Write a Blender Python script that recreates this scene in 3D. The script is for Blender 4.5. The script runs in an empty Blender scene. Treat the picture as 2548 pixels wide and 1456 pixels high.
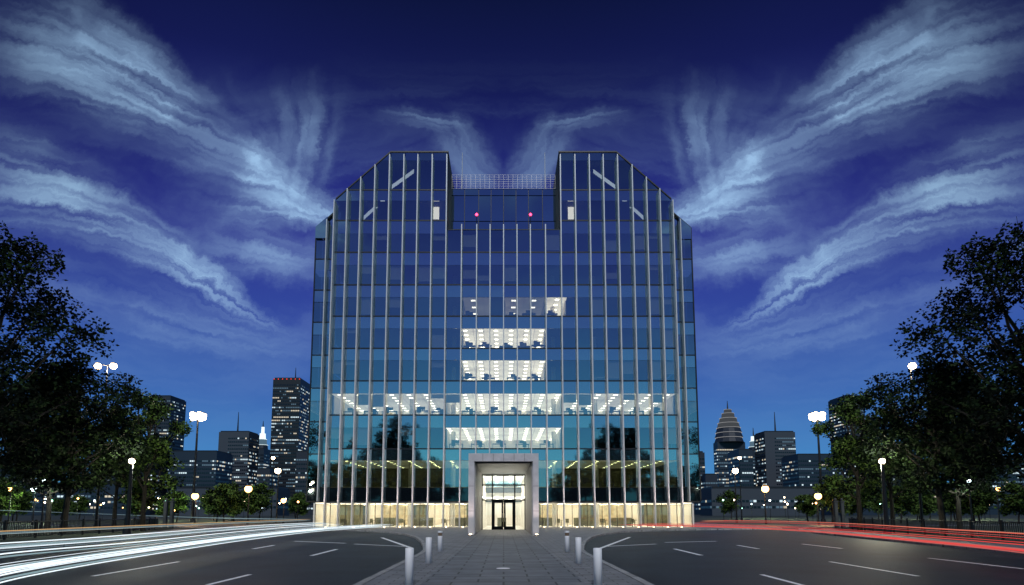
import bpy, math, random
from math import sin, cos, tan, atan, pi, radians, sqrt
import numpy as np
from mathutils import Vector
S = bpy.context.scene
COL = S.collection
random.seed(7)
# ------------------------------------------------------------------ camera geometry
F=1500.0; CX=1253.0; YH=1275.0; TH=atan(.112); CZ=1.8; YP=YH-F*tan(TH)
def ray(px,py):
    u=(px-CX)/F; v=(YP-py)/F
    return (u, cos(TH)-v*sin(TH), v*cos(TH)+sin(TH))
def at(px,py,Y):
    d=ray(px,py); t=Y/d[1]; return (d[0]*t, Y, CZ+d[2]*t)
def gp(px,py,z=0.0):
    d=ray(px,py); t=(z-CZ)/d[2]; return (d[0]*t, d[1]*t, z)
def ZY(py,Y): return at(CX,py,Y)[2]
cam=bpy.data.cameras.new('camera'); co=bpy.data.objects.new('camera',cam); COL.objects.link(co)
co.location=(0,0,CZ); co.rotation_euler=(pi/2+TH,0,0)
cam.sensor_width=36; cam.lens=36*F/2548; cam.shift_x=21/2548; cam.shift_y=(YP-728)/2548
cam.clip_end=6000; cam.clip_start=.1
S.camera=co
S.view_settings.view_transform='Standard'; S.view_settings.look='None'; S.view_settings.exposure=0
# ------------------------------------------------------------------ mesh helpers
def org(o):
    v=Vector((0,0,0))
    while o: v+=o.location; o=o.parent
    return v
class MB:
    def __init__(s): s.v=[]; s.f=[]; s.m=[]
    def poly(s,pts,m=0):
        n=len(s.v); s.v+=[tuple(p) for p in pts]; s.f.append(tuple(range(n,n+len(pts)))); s.m.append(m); return s
    def box(s,x0,x1,y0,y1,z0,z1,m=0):
        n=len(s.v)
        s.v+=[(x0,y0,z0),(x1,y0,z0),(x1,y1,z0),(x0,y1,z0),(x0,y0,z1),(x1,y0,z1),(x1,y1,z1),(x0,y1,z1)]
        for q in ((0,3,2,1),(4,5,6,7),(0,1,5,4),(1,2,6,5),(2,3,7,6),(3,0,4,7)):
            s.f.append(tuple(n+i for i in q)); s.m.append(m)
        return s
    def cyl(s,p0,p1,r0,r1,n=8,m=0,cap=True):
        p0=Vector(p0);p1=Vector(p1); d=(p1-p0).normalized()
        a=d.orthogonal().normalized(); b=d.cross(a)
        k=len(s.v)
        for p,r in ((p0,r0),(p1,r1)):
            for i in range(n):
                t=2*pi*i/n; s.v.append(tuple(p+a*(r*cos(t))+b*(r*sin(t))))
        for i in range(n):
            j=(i+1)%n; s.f.append((k+i,k+j,k+n+j,k+n+i)); s.m.append(m)
        if cap:
            s.f.append(tuple(k+i for i in reversed(range(n)))); s.m.append(m)
            s.f.append(tuple(k+n+i for i in range(n))); s.m.append(m)
        return s
    def lathe(s,c,prof,n=12,m=0):
        k=len(s.v)
        for r,z in prof:
            for i in range(n):
                t=2*pi*i/n; s.v.append((c[0]+r*cos(t),c[1]+r*sin(t),c[2]+z))
        for q in range(len(prof)-1):
            for i in range(n):
                j=(i+1)%n; s.f.append((k+q*n+i,k+q*n+j,k+(q+1)*n+j,k+(q+1)*n+i)); s.m.append(m)
        return s
    def ball(s,c,r,n=10,m=0):
        return s.lathe(c,[(max(.001,r*sin(pi*q/8)),-r*cos(pi*q/8)) for q in range(9)],n,m)
    def tube(s,pts,r,n=6,m=0):
        k=len(s.v); N=len(pts); pts=[Vector(p) for p in pts]
        for i,p in enumerate(pts):
            d=(pts[min(i+1,N-1)]-pts[max(i-1,0)]).normalized()
            a=d.cross(Vector((0,0,1))).normalized(); b=a.cross(d)
            rr=r*min(1,.25+min(i,N-1-i)/6)
            for j in range(n):
                t=2*pi*j/n; s.v.append(tuple(p+a*(rr*cos(t))+b*(rr*sin(t))))
        for i in range(N-1):
            for j in range(n):
                jj=(j+1)%n; s.f.append((k+i*n+j,k+i*n+jj,k+(i+1)*n+jj,k+(i+1)*n+j)); s.m.append(m)
        return s
    def build(s,name,mats,parent=None,smooth=False):
        me=bpy.data.meshes.new(name); o=bpy.data.objects.new(name,me); COL.objects.link(o)
        og=org(parent) if parent else Vector((0,0,0))
        me.from_pydata([(x-og.x,y-og.y,z-og.z) for x,y,z in s.v],[],s.f)
        if not isinstance(mats,(list,tuple)): mats=[mats]
        for m in mats: me.materials.append(m)
        me.polygons.foreach_set('material_index',s.m)
        if smooth: me.polygons.foreach_set('use_smooth',[True]*len(s.f))
        me.update()
        if parent: o.parent=parent
        return o
def tag(o,label,cat,group=None):
    o['label']=label; o['category']=cat
    if group: o['group']=group
    return o
def thing(name,label,cat,loc=(0,0,0),group=None):
    o=bpy.data.objects.new(name,None); o.empty_display_size=.1; COL.objects.link(o); o.location=loc
    return tag(o,label,cat,group)
def dup(root,loc,label=None,scale=None,rz=None,group=None):
    r=root.copy(); COL.objects.link(r); r.location=loc
    if label: r['label']=label
    if group: r['group']=group
    if scale: r.scale=scale
    if rz is not None: r.rotation_euler=(0,0,rz)
    for ch in list(root.children):
        c=ch.copy(); COL.objects.link(c); c.parent=r
        for g in list(ch.children):
            d=g.copy(); COL.objects.link(d); d.parent=c
    return r
def struct(o): o['kind']='structure'; return o
def lamp(kind,loc,energy,color,parent=None,size=.1,spot=None,aim=None):
    l=bpy.data.lights.new('lamp_light',kind); l.energy=energy; l.color=color
    if kind!='SUN': l.shadow_soft_size=size
    o=bpy.data.objects.new('lamp_light',l); COL.objects.link(o)
    og=org(parent) if parent else Vector((0,0,0))
    o.location=Vector(loc)-og
    if parent: o.parent=parent
    if spot: l.spot_size=spot; l.spot_blend=.8
    if aim is not None: o.rotation_euler=Vector(aim).to_track_quat('-Z','Y').to_euler()
    return o
# ------------------------------------------------------------------ materials
def mat(name,c,rough=.6,metal=0,emi=None,es=0,var=0,vscale=3,bump=0,bscale=20,spec=.5):
    m=bpy.data.materials.new(name); m.use_nodes=True; nt=m.node_tree; b=nt.nodes['Principled BSDF']
    b.inputs['Base Color'].default_value=(*c,1); b.inputs['Roughness'].default_value=rough; b.inputs['Metallic'].default_value=metal
    b.inputs['Specular IOR Level'].default_value=spec
    if emi: b.inputs['Emission Color'].default_value=(*emi,1); b.inputs['Emission Strength'].default_value=es
    if var or bump:
        tc=nt.nodes.new('ShaderNodeTexCoord')
    if var:
        n=nt.nodes.new('ShaderNodeTexNoise'); n.inputs['Scale'].default_value=vscale; n.inputs['Detail'].default_value=6
        nt.links.new(tc.outputs['Object'],n.inputs['Vector'])
        r=nt.nodes.new('ShaderNodeMapRange'); r.inputs['From Min'].default_value=.3; r.inputs['From Max'].default_value=.7
        r.inputs['To Min'].default_value=1-var; r.inputs['To Max'].default_value=1+var
        nt.links.new(n.outputs['Fac'],r.inputs['Value'])
        x=nt.nodes.new('ShaderNodeVectorMath'); x.operation='SCALE'; x.inputs[0].default_value=c
        nt.links.new(r.outputs[0],x.inputs['Scale']); nt.links.new(x.outputs[0],b.inputs['Base Color'])
    if bump:
        n=nt.nodes.new('ShaderNodeTexNoise'); n.inputs['Scale'].default_value=bscale; n.inputs['Detail'].default_value=4
        nt.links.new(tc.outputs['Object'],n.inputs['Vector'])
        bp=nt.nodes.new('ShaderNodeBump'); bp.inputs['Strength'].default_value=bump; bp.inputs['Distance'].default_value=.02
        nt.links.new(n.outputs['Fac'],bp.inputs['Height']); nt.links.new(bp.outputs[0],b.inputs['Normal'])
    return m
def emat(name,c,s):
    m=bpy.data.materials.new(name); m.use_nodes=True; nt=m.node_tree; nt.nodes.clear()
    e=nt.nodes.new('ShaderNodeEmission'); e.inputs[0].default_value=(*c,1); e.inputs[1].default_value=s
    o=nt.nodes.new('ShaderNodeOutputMaterial'); nt.links.new(e.outputs[0],o.inputs[0]); return m
def glass(name,tc,gc,fac,rough=.0,kind='ShaderNodeBsdfTransparent'):
    m=bpy.data.materials.new(name); m.use_nodes=True; nt=m.node_tree; nt.nodes.clear()
    t=nt.nodes.new(kind); t.inputs[0].default_value=(*tc,1)
    g=nt.nodes.new('ShaderNodeBsdfGlossy'); g.inputs[0].default_value=(*gc,1); g.inputs['Roughness'].default_value=rough
    x=nt.nodes.new('ShaderNodeMixShader'); x.inputs[0].default_value=fac
    o=nt.nodes.new('ShaderNodeOutputMaterial')
    nt.links.new(t.outputs[0],x.inputs[1]); nt.links.new(g.outputs[0],x.inputs[2]); nt.links.new(x.outputs[0],o.inputs[0]); return m
def opaque_glass(name,dc,gc,fac,rough=.03): return glass(name,dc,gc,fac,rough,'ShaderNodeBsdfDiffuse')
def ceiling_mat(name,c,base,hi,sx=1.8,sy=1.8,frac=.3):
    m=bpy.data.materials.new(name); m.use_nodes=True; nt=m.node_tree; N=nt.nodes; L=nt.links; b=N['Principled BSDF']
    b.inputs['Base Color'].default_value=(.7,.7,.68,1)
    tc=N.new('ShaderNodeTexCoord'); sp=N.new('ShaderNodeSeparateXYZ'); L.new(tc.outputs['Object'],sp.inputs[0])
    def M(op,a,b_=None):
        n=N.new('ShaderNodeMath'); n.operation=op
        for i,q in enumerate((a,b_)):
            if q is None: continue
            if isinstance(q,(int,float)): n.inputs[i].default_value=q
            else: L.new(q,n.inputs[i])
        return n.outputs[0]
    fx=M('FRACT',M('DIVIDE',sp.outputs[0],sx)); fy=M('FRACT',M('DIVIDE',sp.outputs[1],sy))
    inx=M('LESS_THAN',M('ABSOLUTE',M('SUBTRACT',fx,.5)),frac/2); iny=M('LESS_THAN',M('ABSOLUTE',M('SUBTRACT',fy,.5)),frac/2)
    lampm=M('MULTIPLY',inx,iny)
    gx=M('FRACT',M('DIVIDE',sp.outputs[0],1.2)); gy=M('FRACT',M('DIVIDE',sp.outputs[1],1.2))
    grid=M('MAXIMUM',M('LESS_THAN',gx,.06),M('LESS_THAN',gy,.06))
    n=N.new('ShaderNodeTexNoise'); n.inputs['Scale'].default_value=.35; L.new(tc.outputs['Object'],n.inputs['Vector'])
    un=M('ADD',M('MULTIPLY',n.outputs['Fac'],1.4),.3)
    e=M('ADD',M('MULTIPLY',M('SUBTRACT',1.0,M('MULTIPLY',grid,.45)),M('MULTIPLY',un,base)),M('MULTIPLY',lampm,hi))
    b.inputs['Emission Color'].default_value=(*c,1); L.new(e,b.inputs['Emission Strength'])
    return m
def brickmat(name,c1,c2,cm,bw,bh,mortar=.012,rough=.6):
    m=bpy.data.materials.new(name); m.use_nodes=True; nt=m.node_tree; N=nt.nodes; L=nt.links; b=N['Principled BSDF']
    tc=N.new('ShaderNodeTexCoord'); br=N.new('ShaderNodeTexBrick')
    br.inputs['Color1'].default_value=(*c1,1); br.inputs['Color2'].default_value=(*c2,1); br.inputs['Mortar'].default_value=(*cm,1)
    br.inputs['Scale'].default_value=1; br.inputs['Brick Width'].default_value=bw; br.inputs['Row Height'].default_value=bh
    br.inputs['Mortar Size'].default_value=mortar; br.inputs['Mortar Smooth'].default_value=.1
    L.new(tc.outputs['Object'],br.inputs['Vector'])
    n=N.new('ShaderNodeTexNoise'); n.inputs['Scale'].default_value=1.3; n.inputs['Detail'].default_value=8; n.inputs['Roughness'].default_value=.65
    L.new(tc.outputs['Object'],n.inputs['Vector'])
    r=N.new('ShaderNodeMapRange'); r.inputs['From Min'].default_value=.3; r.inputs['From Max'].default_value=.7; r.inputs['To Min'].default_value=.62; r.inputs['To Max'].default_value=1.25
    L.new(n.outputs['Fac'],r.inputs['Value'])
    x=N.new('ShaderNodeVectorMath'); x.operation='SCALE'; L.new(br.outputs['Color'],x.inputs[0]); L.new(r.outputs[0],x.inputs['Scale'])
    L.new(x.outputs[0],b.inputs['Base Color']); b.inputs['Roughness'].default_value=rough
    bp=N.new('ShaderNodeBump'); bp.inputs['Strength'].default_value=.5; bp.inputs['Distance'].default_value=.01; bp.invert=True
    L.new(br.outputs['Fac'],bp.inputs['Height']); L.new(bp.outputs[0],b.inputs['Normal'])
    return m
M_fin=mat('fin_metal',(.58,.60,.63),.4,.1,var=.06,vscale=1.5)
M_rail=mat('rail_metal',(.4,.4,.42),.4,.3)
M_frame=mat('dark_frame',(.010,.013,.018),.4,.3)
M_vis=glass('vision_glass',(.74,.78,.74),(.64,.82,.90),.58)
M_visL=glass('clear_glass',(.88,.9,.88),(.7,.9,1),.12)
M_span=opaque_glass('spandrel_glass',(.02,.045,.065),(.74,.90,.95),.76)
M_spand=opaque_glass('dark_glass',(.006,.010,.014),(.25,.33,.38),.30)
M_rec=opaque_glass('recess_glass',(.020,.045,.070),(.55,.72,.82),.80,.05)
M_conc=mat('concrete_dark',(.06,.07,.08),.8,var=.2)
M_room=mat('room_white',(.72,.69,.62),.8)
M_roomd=mat('room_dark',(.08,.09,.10),.8)
M_ceilB=ceiling_mat('ceiling_bright',(1,.89,.68),1.75,9,frac=.26)
M_ceilR=ceiling_mat('ceiling_row',(1,.90,.72),1.05,11,2.0,1.8,.24)
M_ceilS=ceiling_mat('ceiling_soft',(1,.92,.75),.22,4,2.4,2.4,.22)
M_ceilG=ceiling_mat('ceiling_gold',(.90,.92,.45),.18,20,2.4,2.0,.13)
M_ceilW=ceiling_mat('ceiling_warm',(1,.87,.64),1.2,26,2.0,1.6,.2)
M_ceilE=ceiling_mat('ceiling_entrance',(1,.96,.86),1.9,12,1.4,1.6,.25)
M_portal=mat('portal_panel',(.56,.54,.55),.45,.1,var=.12,vscale=2)
M_black=mat('black_metal',(.008,.009,.011),.45,.4)
M_desk=mat('desk_dark',(.05,.05,.055),.6)
M_wood=mat('warm_timber',(.46,.40,.27),.6,var=.3,vscale=2)
M_woodd=mat('dark_timber',(.12,.12,.07),.7,var=.3,vscale=3)
M_beam=mat('lit_beam',(.7,.75,.8),.6,emi=(.75,.88,1),es=.9)  # own glow stands in for light falling on the roof beams
M_lit=mat('lit_room_panel',(.8,.8,.75),.7,emi=(1,.93,.8),es=1.8)  # partition glows by itself in place of room light on it
M_blind=mat('blind_fabric',(.34,.38,.42),.8)
M_asph=mat('asphalt',(.010,.016,.023),.6,var=.5,vscale=.45,bump=.5,bscale=60,spec=.3)
M_line=mat('road_paint',(.86,.88,.9),.6,var=.2,vscale=6)
M_kerb=brickmat('granite_kerb',(.32,.32,.33),(.24,.24,.25),(.08,.08,.08),1.0,1.0,.02)
M_pave=brickmat('paving_small',(.20,.205,.225),(.14,.145,.165),(.035,.035,.04),.6,.3,.016)
M_slab=brickmat('paving_slab',(.145,.155,.18),(.10,.108,.13),(.012,.012,.016),1.25,.62,.026)
M_ground=mat('far_ground',(.02,.028,.02),.9,var=.4,vscale=.05)
M_grass=mat('grass',(.015,.028,.012),.9,var=.4,vscale=.8,bump=.8,bscale=8)
M_white=mat('white_paint',(.95,.93,.95),.45,var=.02)
M_brown=mat('brown_louvre',(.16,.10,.06),.5)
M_bark=mat('bark',(.02,.017,.014),.9,var=.3,vscale=5)
M_leafd=mat('leaf_dark',(.005,.009,.006),.8,spec=.06)
M_leafl=mat('leaf_light',(.018,.036,.012),.75,spec=.1)
M_leafp=mat('leaf_park',(.07,.13,.025),.7,spec=.2)
M_bulbw=emat('bulb_warm',(1,.76,.48),22)
M_bulbo=emat('bulb_orange',(1,.52,.16),9)
M_bulbc=emat('bulb_cool',(.75,.95,1),12)
M_bulbg=emat('bulb_green',(.45,1,.7),6)
M_red=emat('red_beacon',(1,.03,.08),10)
M_redd=emat('red_marker',(1,.06,.04),2.2)
M_trw=emat('white_streak',(.84,.94,1),1.3)
M_trw2=emat('pale_streak',(.50,.72,.80),.5)
M_trr=emat('red_streak',(1,.08,.08),.8)
M_trr2=emat('pink_streak',(1,.28,.24),.5)
M_tro=emat('orange_streak',(1,.62,.3),.55)
# ------------------------------------------------------------------ world
w=bpy.data.worlds.new('World'); S.world=w; w.use_nodes=True; nt=w.node_tree; N=nt.nodes; L=nt.links; N.clear()
def lk(q,s):
    if isinstance(q,(int,float)): s.default_value=q
    else: L.new(q,s)
def M(op,a,b=None,c=None):
    n=N.new('ShaderNodeMath'); n.operation=op
    for i,q in enumerate((a,b,c)):
        if q is not None: lk(q,n.inputs[i])
    return n.outputs[0]
def SM(x,a,b,o0=0.,o1=1.):
    n=N.new('ShaderNodeMapRange'); n.interpolation_type='SMOOTHSTEP'
    lk(x,n.inputs[0]); n.inputs[1].default_value=a; n.inputs[2].default_value=b; n.inputs[3].default_value=o0; n.inputs[4].default_value=o1
    return n.outputs[0]
def XYZ(a,b,c):
    n=N.new('ShaderNodeCombineXYZ'); lk(a,n.inputs[0]); lk(b,n.inputs[1]); lk(c,n.inputs[2]); return n.outputs[0]
def NOI(vec,scale,det,rough=.55,dist=0):
    n=N.new('ShaderNodeTexNoise'); L.new(vec,n.inputs['Vector']); n.inputs['Scale'].default_value=scale; n.inputs['Detail'].default_value=det
    n.inputs['Roughness'].default_value=rough; n.inputs['Distortion'].default_value=dist; return n
tc=N.new('ShaderNodeTexCoord'); sp=N.new('ShaderNodeSeparateXYZ'); L.new(tc.outputs['Generated'],sp.inputs[0])
X,Y,Z=sp.outputs
ay=M('MAXIMUM',M('ABSOLUTE',Y),.08)
U0=M('DIVIDE',M('ABSOLUTE',X),ay); V0=M('DIVIDE',Z,ay)
nz=NOI(XYZ(U0,V0,0.),1.7,2,.5); sc=N.new('ShaderNodeSeparateXYZ'); L.new(nz.outputs['Color'],sc.inputs[0])
nz2=NOI(XYZ(U0,V0,5.),15.,6,.72); sc2=N.new('ShaderNodeSeparateXYZ'); L.new(nz2.outputs['Color'],sc2.inputs[0])
def wsum(base,a,b): return M('ADD',base,M('ADD',M('MULTIPLY',M('SUBTRACT',a,.5),.12),M('MULTIPLY',M('SUBTRACT',b,.5),.055)))
U=wsum(U0,sc.outputs[0],sc2.outputs[0]); V=wsum(V0,sc.outputs[1],sc2.outputs[1])
puff=SM(NOI(XYZ(U,V,4.),3.6,4,.55).outputs['Fac'],.33,.62,.22,1.05)
def uv(px,py):
    d=ray(px,py); return abs(d[0])/d[1], d[2]/d[1]
def streak(a,b,w0,w1,amp,bend=0,seed=0,fs=2.2,fq=6.,shear=0,e0=.45,s0=.25):
    a=uv(*a); b=uv(*b); dx,dy=b[0]-a[0],b[1]-a[1]; Ln=sqrt(dx*dx+dy*dy); dx/=Ln; dy/=Ln
    du=M('SUBTRACT',U,a[0]); dv=M('SUBTRACT',V,a[1])
    s=M('DIVIDE',M('ADD',M('MULTIPLY',du,dx),M('MULTIPLY',dv,dy)),Ln)
    t=M('SUBTRACT',M('MULTIPLY',dv,dx),M('MULTIPLY',du,dy))
    if bend: t=M('SUBTRACT',t,M('MULTIPLY',M('MULTIPLY',s,M('SUBTRACT',1.,s)),4*bend/F))
    ww=M('MAXIMUM',M('ADD',w0/F,M('MULTIPLY',s,(w1-w0)/F)),.006)
    q=M('DIVIDE',t,ww)
    prof=SM(M('ABSOLUTE',q),0,1,1,0)
    al=M('MULTIPLY',SM(s,-.1,s0),SM(s,e0,1.0,1,0))
    qq=M('ADD',M('MULTIPLY',q,fq*.42),M('MULTIPLY',s,shear)) if shear else M('MULTIPLY',q,fq*.42)
    n=NOI(XYZ(M('MULTIPLY',s,fs*Ln*1.1),qq,seed*7.3+.5),1.2,4,.52,0)
    nn=SM(n.outputs['Fac'],.22,.74,.05,1.)
    return M('MULTIPLY',M('MULTIPLY',prof,al),M('MULTIPLY',nn,amp))
st=[streak((1660,570),(2640,-80),50,320,1.6,0,1,fq=9,shear=5,e0=.5,s0=.3),
    streak((1690,555),(2330,230),40,150,1.0,0,2,fq=5,shear=3,e0=.3,s0=.35),
    streak((1775,560),(1740,150),50,170,1.1,0,3,fs=3,fq=6,e0=.3,s0=.5),
    streak((1800,520),(1990,160),45,170,.7,0,4,fs=3,fq=6,e0=.25,s0=.4),
    streak((1655,555),(2130,480),30,110,1.0,-10,5,fq=5,e0=.4),
    streak((1830,780),(2700,340),30,220,1.4,15,6,fq=8,shear=5,e0=.5,s0=.3),
    streak((1290,500),(1420,270),110,80,.42,0,8,fs=3,fq=4,e0=.35),
    streak((1350,335),(1590,275),45,30,.42,10,9,fs=3,fq=3,e0=.4),
    streak((1700,660),(2260,540),60,150,.55,0,10,fq=6,e0=.35),
    streak((1750,860),(2800,620),80,160,.42,0,11,fs=1.5,fq=5,e0=.6)]
tot=st[0]
for q in st[1:]: tot=M('ADD',tot,q)
tot=M('MULTIPLY',tot,puff)
veil=NOI(XYZ(M('MULTIPLY',U,.9),M('MULTIPLY',V,3.),9.),2.4,5,.6,.6)
tot=M('ADD',tot,M('MULTIPLY',SM(veil.outputs['Fac'],.40,.8),M('MULTIPLY',SM(V0,.05,.35),SM(V0,.5,.85,.22,.0))))
tot=M('MULTIPLY',tot,SM(Y,-.1,.15,.22,1))
tot=M('MULTIPLY',tot,SM(Z,.02,.1))
rp=N.new('ShaderNodeValToRGB'); cr=rp.color_ramp; L.new(Z,rp.inputs[0])
cols=[(0,(.080,.31,.58)),(.07,(.062,.24,.54)),(.18,(.040,.130,.43)),(.29,(.031,.068,.34)),(.40,(.025,.036,.27)),(.50,(.014,.021,.18)),(.60,(.006,.010,.085)),(.70,(.002,.005,.034)),(1,(.001,.003,.02))]
while len(cr.elements)<len(cols): cr.elements.new(.5)
for e,(p,c) in zip(cr.elements,cols): e.position=p; e.color=(*c,1)
mx=N.new('ShaderNodeMix'); mx.data_type='RGBA'
L.new(M('MINIMUM',tot,1.),mx.inputs[0]); L.new(rp.outputs[0],mx.inputs[6]); mx.inputs[7].default_value=(.33,.53,.80,1)
dk_=M('MULTIPLY',SM(M('ABSOLUTE',X),.30,.72),SM(Z,.22,.55))
side=M('SUBTRACT',1.,M('MULTIPLY',dk_,.6))
vm=N.new('ShaderNodeVectorMath'); vm.operation='SCALE'; L.new(mx.outputs[2],vm.inputs[0]); L.new(side,vm.inputs['Scale'])
tw=N.new('ShaderNodeMix'); tw.data_type='RGBA'; L.new(SM(Y,-.25,.05,1,0),tw.inputs[0]); tw.inputs[6].default_value=(1,1,1,1); tw.inputs[7].default_value=(1.4,1.55,.92,1)  # sky behind the camera brightened and tinted to lift facade reflections
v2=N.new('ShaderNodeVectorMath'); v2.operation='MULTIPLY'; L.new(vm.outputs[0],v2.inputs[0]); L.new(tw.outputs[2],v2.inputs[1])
sky=N.new('ShaderNodeTexSky'); sky.sky_type='NISHITA'; sky.sun_disc=False; sky.sun_elevation=radians(-3); sky.sun_rotation=radians(180)
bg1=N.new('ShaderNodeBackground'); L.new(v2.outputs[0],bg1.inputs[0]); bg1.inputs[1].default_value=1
bg2=N.new('ShaderNodeBackground'); L.new(sky.outputs[0],bg2.inputs[0]); bg2.inputs[1].default_value=.03
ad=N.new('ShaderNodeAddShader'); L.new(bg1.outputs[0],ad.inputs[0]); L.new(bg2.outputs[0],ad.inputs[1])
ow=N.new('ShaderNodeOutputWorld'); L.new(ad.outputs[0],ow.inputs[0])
sl=lamp('SUN',(0,-20,60),1.75,(.92,.95,1),aim=(.0,.72,-.70)); sl.data.angle=radians(10); sl.name='twilight_fill_sun'  # added fill lamp; at dusk the sun itself is below the horizon
# ------------------------------------------------------------------ ground
struct(MB().poly([(-3000,-300,-.06),(3000,-300,-.06),(3000,4000,-.06),(-3000,4000,-.06)]).build('ground',M_ground))
struct(MB().poly([(-90,-40,0),(90,-40,0),(90,92,0),(-90,92,0)]).build('road',M_asph))
half=[(3.3,-8),(3.3,25.5),(3.42,27.5),(3.9,31),(4.7,36),(5.9,42),(7.6,48),(9.8,53),(12.6,57),(16.5,60),(21,62),(27,63.5),(30,66),(31,72),(31,110)]
out=[(x,y) for x,y in half]+[(-x,y) for x,y in reversed(half)]
struct(MB().poly([(x,y,.12) for x,y in out]).build('forecourt_pavement',M_pave))
struct(MB().poly([(-1.95,-8,.124),(1.95,-8,.124),(1.95,44.5,.124),(-1.95,44.5,.124)]).build('walkway',M_slab))
def ribbon(pts,w,z0,z1):
    b=MB(); n=len(pts); off=[]
    for i in range(n):
        a=Vector(pts[max(0,i-1)]); c=Vector(pts[min(n-1,i+1)]); d=(c-a).normalized(); nrm=Vector((d.y,-d.x)); off.append(Vector(pts[i])+nrm*w)
    for i in range(n-1):
        a,b2=pts[i],pts[i+1]; c,d=off[i+1],off[i]
        b.poly([(a[0],a[1],z1),(b2[0],b2[1],z1),(c[0],c[1],z1),(d[0],d[1],z1)])
        b.poly([(a[0],a[1],z0),(b2[0],b2[1],z0),(b2[0],b2[1],z1),(a[0],a[1],z1)])
        b.poly([(d[0],d[1],z0),(c[0],c[1],z0),(c[0],c[1],z1),(d[0],d[1],z1)])
    return b
def smooth(pts,n=6):
    o=[]; P=[Vector(p) for p in pts]
    for i in range(len(P)-1):
        p0=P[max(i-1,0)];p1=P[i];p2=P[i+1];p3=P[min(i+2,len(P)-1)]
        for k in range(n):
            t=k/n; o.append(.5*((2*p1)+(p2-p0)*t+(2*p0-5*p1+4*p2-p3)*t*t+(3*p1-p0-3*p2+p3)*t**3))
    o.append(P[-1]); return o
for s in (-1,1):
    struct(ribbon([(s*x,y) for x,y in half],.2*s,0,.135).build('kerb',M_kerb))
vh=[(20.5,-20),(21.3,10),(22.6,26),(24.2,38),(26.5,50),(29.2,59),(31,63),(34,66.5),(40,70),(60,78),(89,84)]
vh=[tuple(p) for p in smooth(vh,4)]
for s in (-1,1):
    struct(MB().poly([(s*x,y,.12) for x,y in vh]+[(s*130,84,.12),(s*130,-20,.12)]).build('grass_verge',M_grass))
    struct(ribbon([(s*x,y) for x,y in vh],-.3*s,0,.15).build('kerb',M_kerb))
    struct(MB().poly([(s*(x+.32),y,.125) for x,y in vh if y<62]+[(s*(x+3.2),y,.125) for x,y in reversed(vh) if y<62]).build('pavement',M_pave))
# markings
def mark(p,q,w,label,group=None):
    a=Vector(gp(*p)[:2]); b=Vector(gp(*q)[:2]); d=(b-a).normalized(); n=Vector((-d.y,d.x))*w/2
    o=MB().poly([(a.x-n.x,a.y-n.y,.004),(b.x-n.x,b.y-n.y,.004),(b.x+n.x,b.y+n.y,.004),(a.x+n.x,a.y+n.y,.004)]).build('road_marking',M_line)
    tag(o,label,'road marking',group)
mark((230,1434),(445,1398),.15,'long white lane dash low at far left of the asphalt')
mark((515,1456),(622,1430),.15,'white lane dash cut by bottom edge on left road')
mark((775,1383),(838,1367),.19,'short steep white dash on left road midway to the walkway')
mark((630,1366),(682,1357),.19,'small white dash below the pale light streaks on left road')
mark((733,1347),(860,1352),.26,'thin far white line crossing left road, outer one')
mark((882,1354),(1010,1360),.22,'thin white line near the left kerb nose of the pavement')
mark((950,1338),(1024,1364),.22,'slanted white line meeting left kerb nose at a point')
mark((1895,1430),(2002,1458),.15,'white lane dash cut by bottom edge on right road')
mark((2065,1398),(2285,1434),.15,'long white lane dash low on right road')
mark((1678,1366),(1745,1382),.19,'short white dash on right road nearest the walkway')
mark((1835,1357),(1888,1366),.19,'small white dash on right road, middle of the lane')
mark((1996,1354),(2095,1365),.19,'white dash beside the red light streaks on right road')
mark((1655,1350),(1783,1347),.26,'thin far white line crossing right road, outer one')
mark((1505,1360),(1632,1354),.22,'thin white line near the right kerb nose of the pavement')
mark((1490,1366),(1567,1337),.22,'slanted white line meeting right kerb nose at a point')
mark((2310,1389),(2548,1416),.15,'long white edge line running out of frame at right')
# ------------------------------------------------------------------ main building
D=68.0; B=thing('office_building','symmetrical glass office block with steel fins, stepped roof notch and lit lower storeys','building',(0,D,0))
ys=[1248,1117,1033,948,867,787,709,628,549,473,400,378]
ztop=ZY(378,D); zsh=ZY(568,70); XA=13.55; XS=22.8; XN=6.6
def zroof(x): 
    x=abs(x); return ztop if x<=XA else ztop+(zsh-ztop)*(x-XA)/(XS-XA)
zled=ZY(572,D)
fx=[0,1.57,3.13,4.9,6.72,8.45,10.15,11.8,13.5,15.2,16.85,18.4,19.9]
edges=[-x for x in reversed(fx[1:])]+fx
vis=[(1213,1147),(1117,1065),(1033,980),(948,897),(867,818),(787,740),(709,660),(628,582),(549,500),(473,400)]
spn=[(1248,1213,1),(1147,1117,1),(1065,1033,0),(980,948,0),(897,867,0),(818,787,0),(740,709,0),(660,628,0),(582,549,0),(500,473,0),(400,378,0)]
def clip(poly):
    for sg in (1,-1):
        k=(zsh-ztop)/(XS-XA)
        def g(p): return ztop+k*(sg*p[0]-XA)-p[1]
        def g2(p): return ztop-p[1]
        for gg in (g,g2):
            o=[]
            for i in range(len(poly)):
                a=poly[i]; b=poly[(i+1)%len(poly)]; ga,gb=gg(a),gg(b)
                if ga>=0: o.append(a)
                if (ga>=0)!=(gb>=0):
                    t=ga/(ga-gb); o.append((a[0]+(b[0]-a[0])*t,a[1]+(b[1]-a[1])*t))
            poly=o
            if len(poly)<3: return None
    return poly
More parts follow.
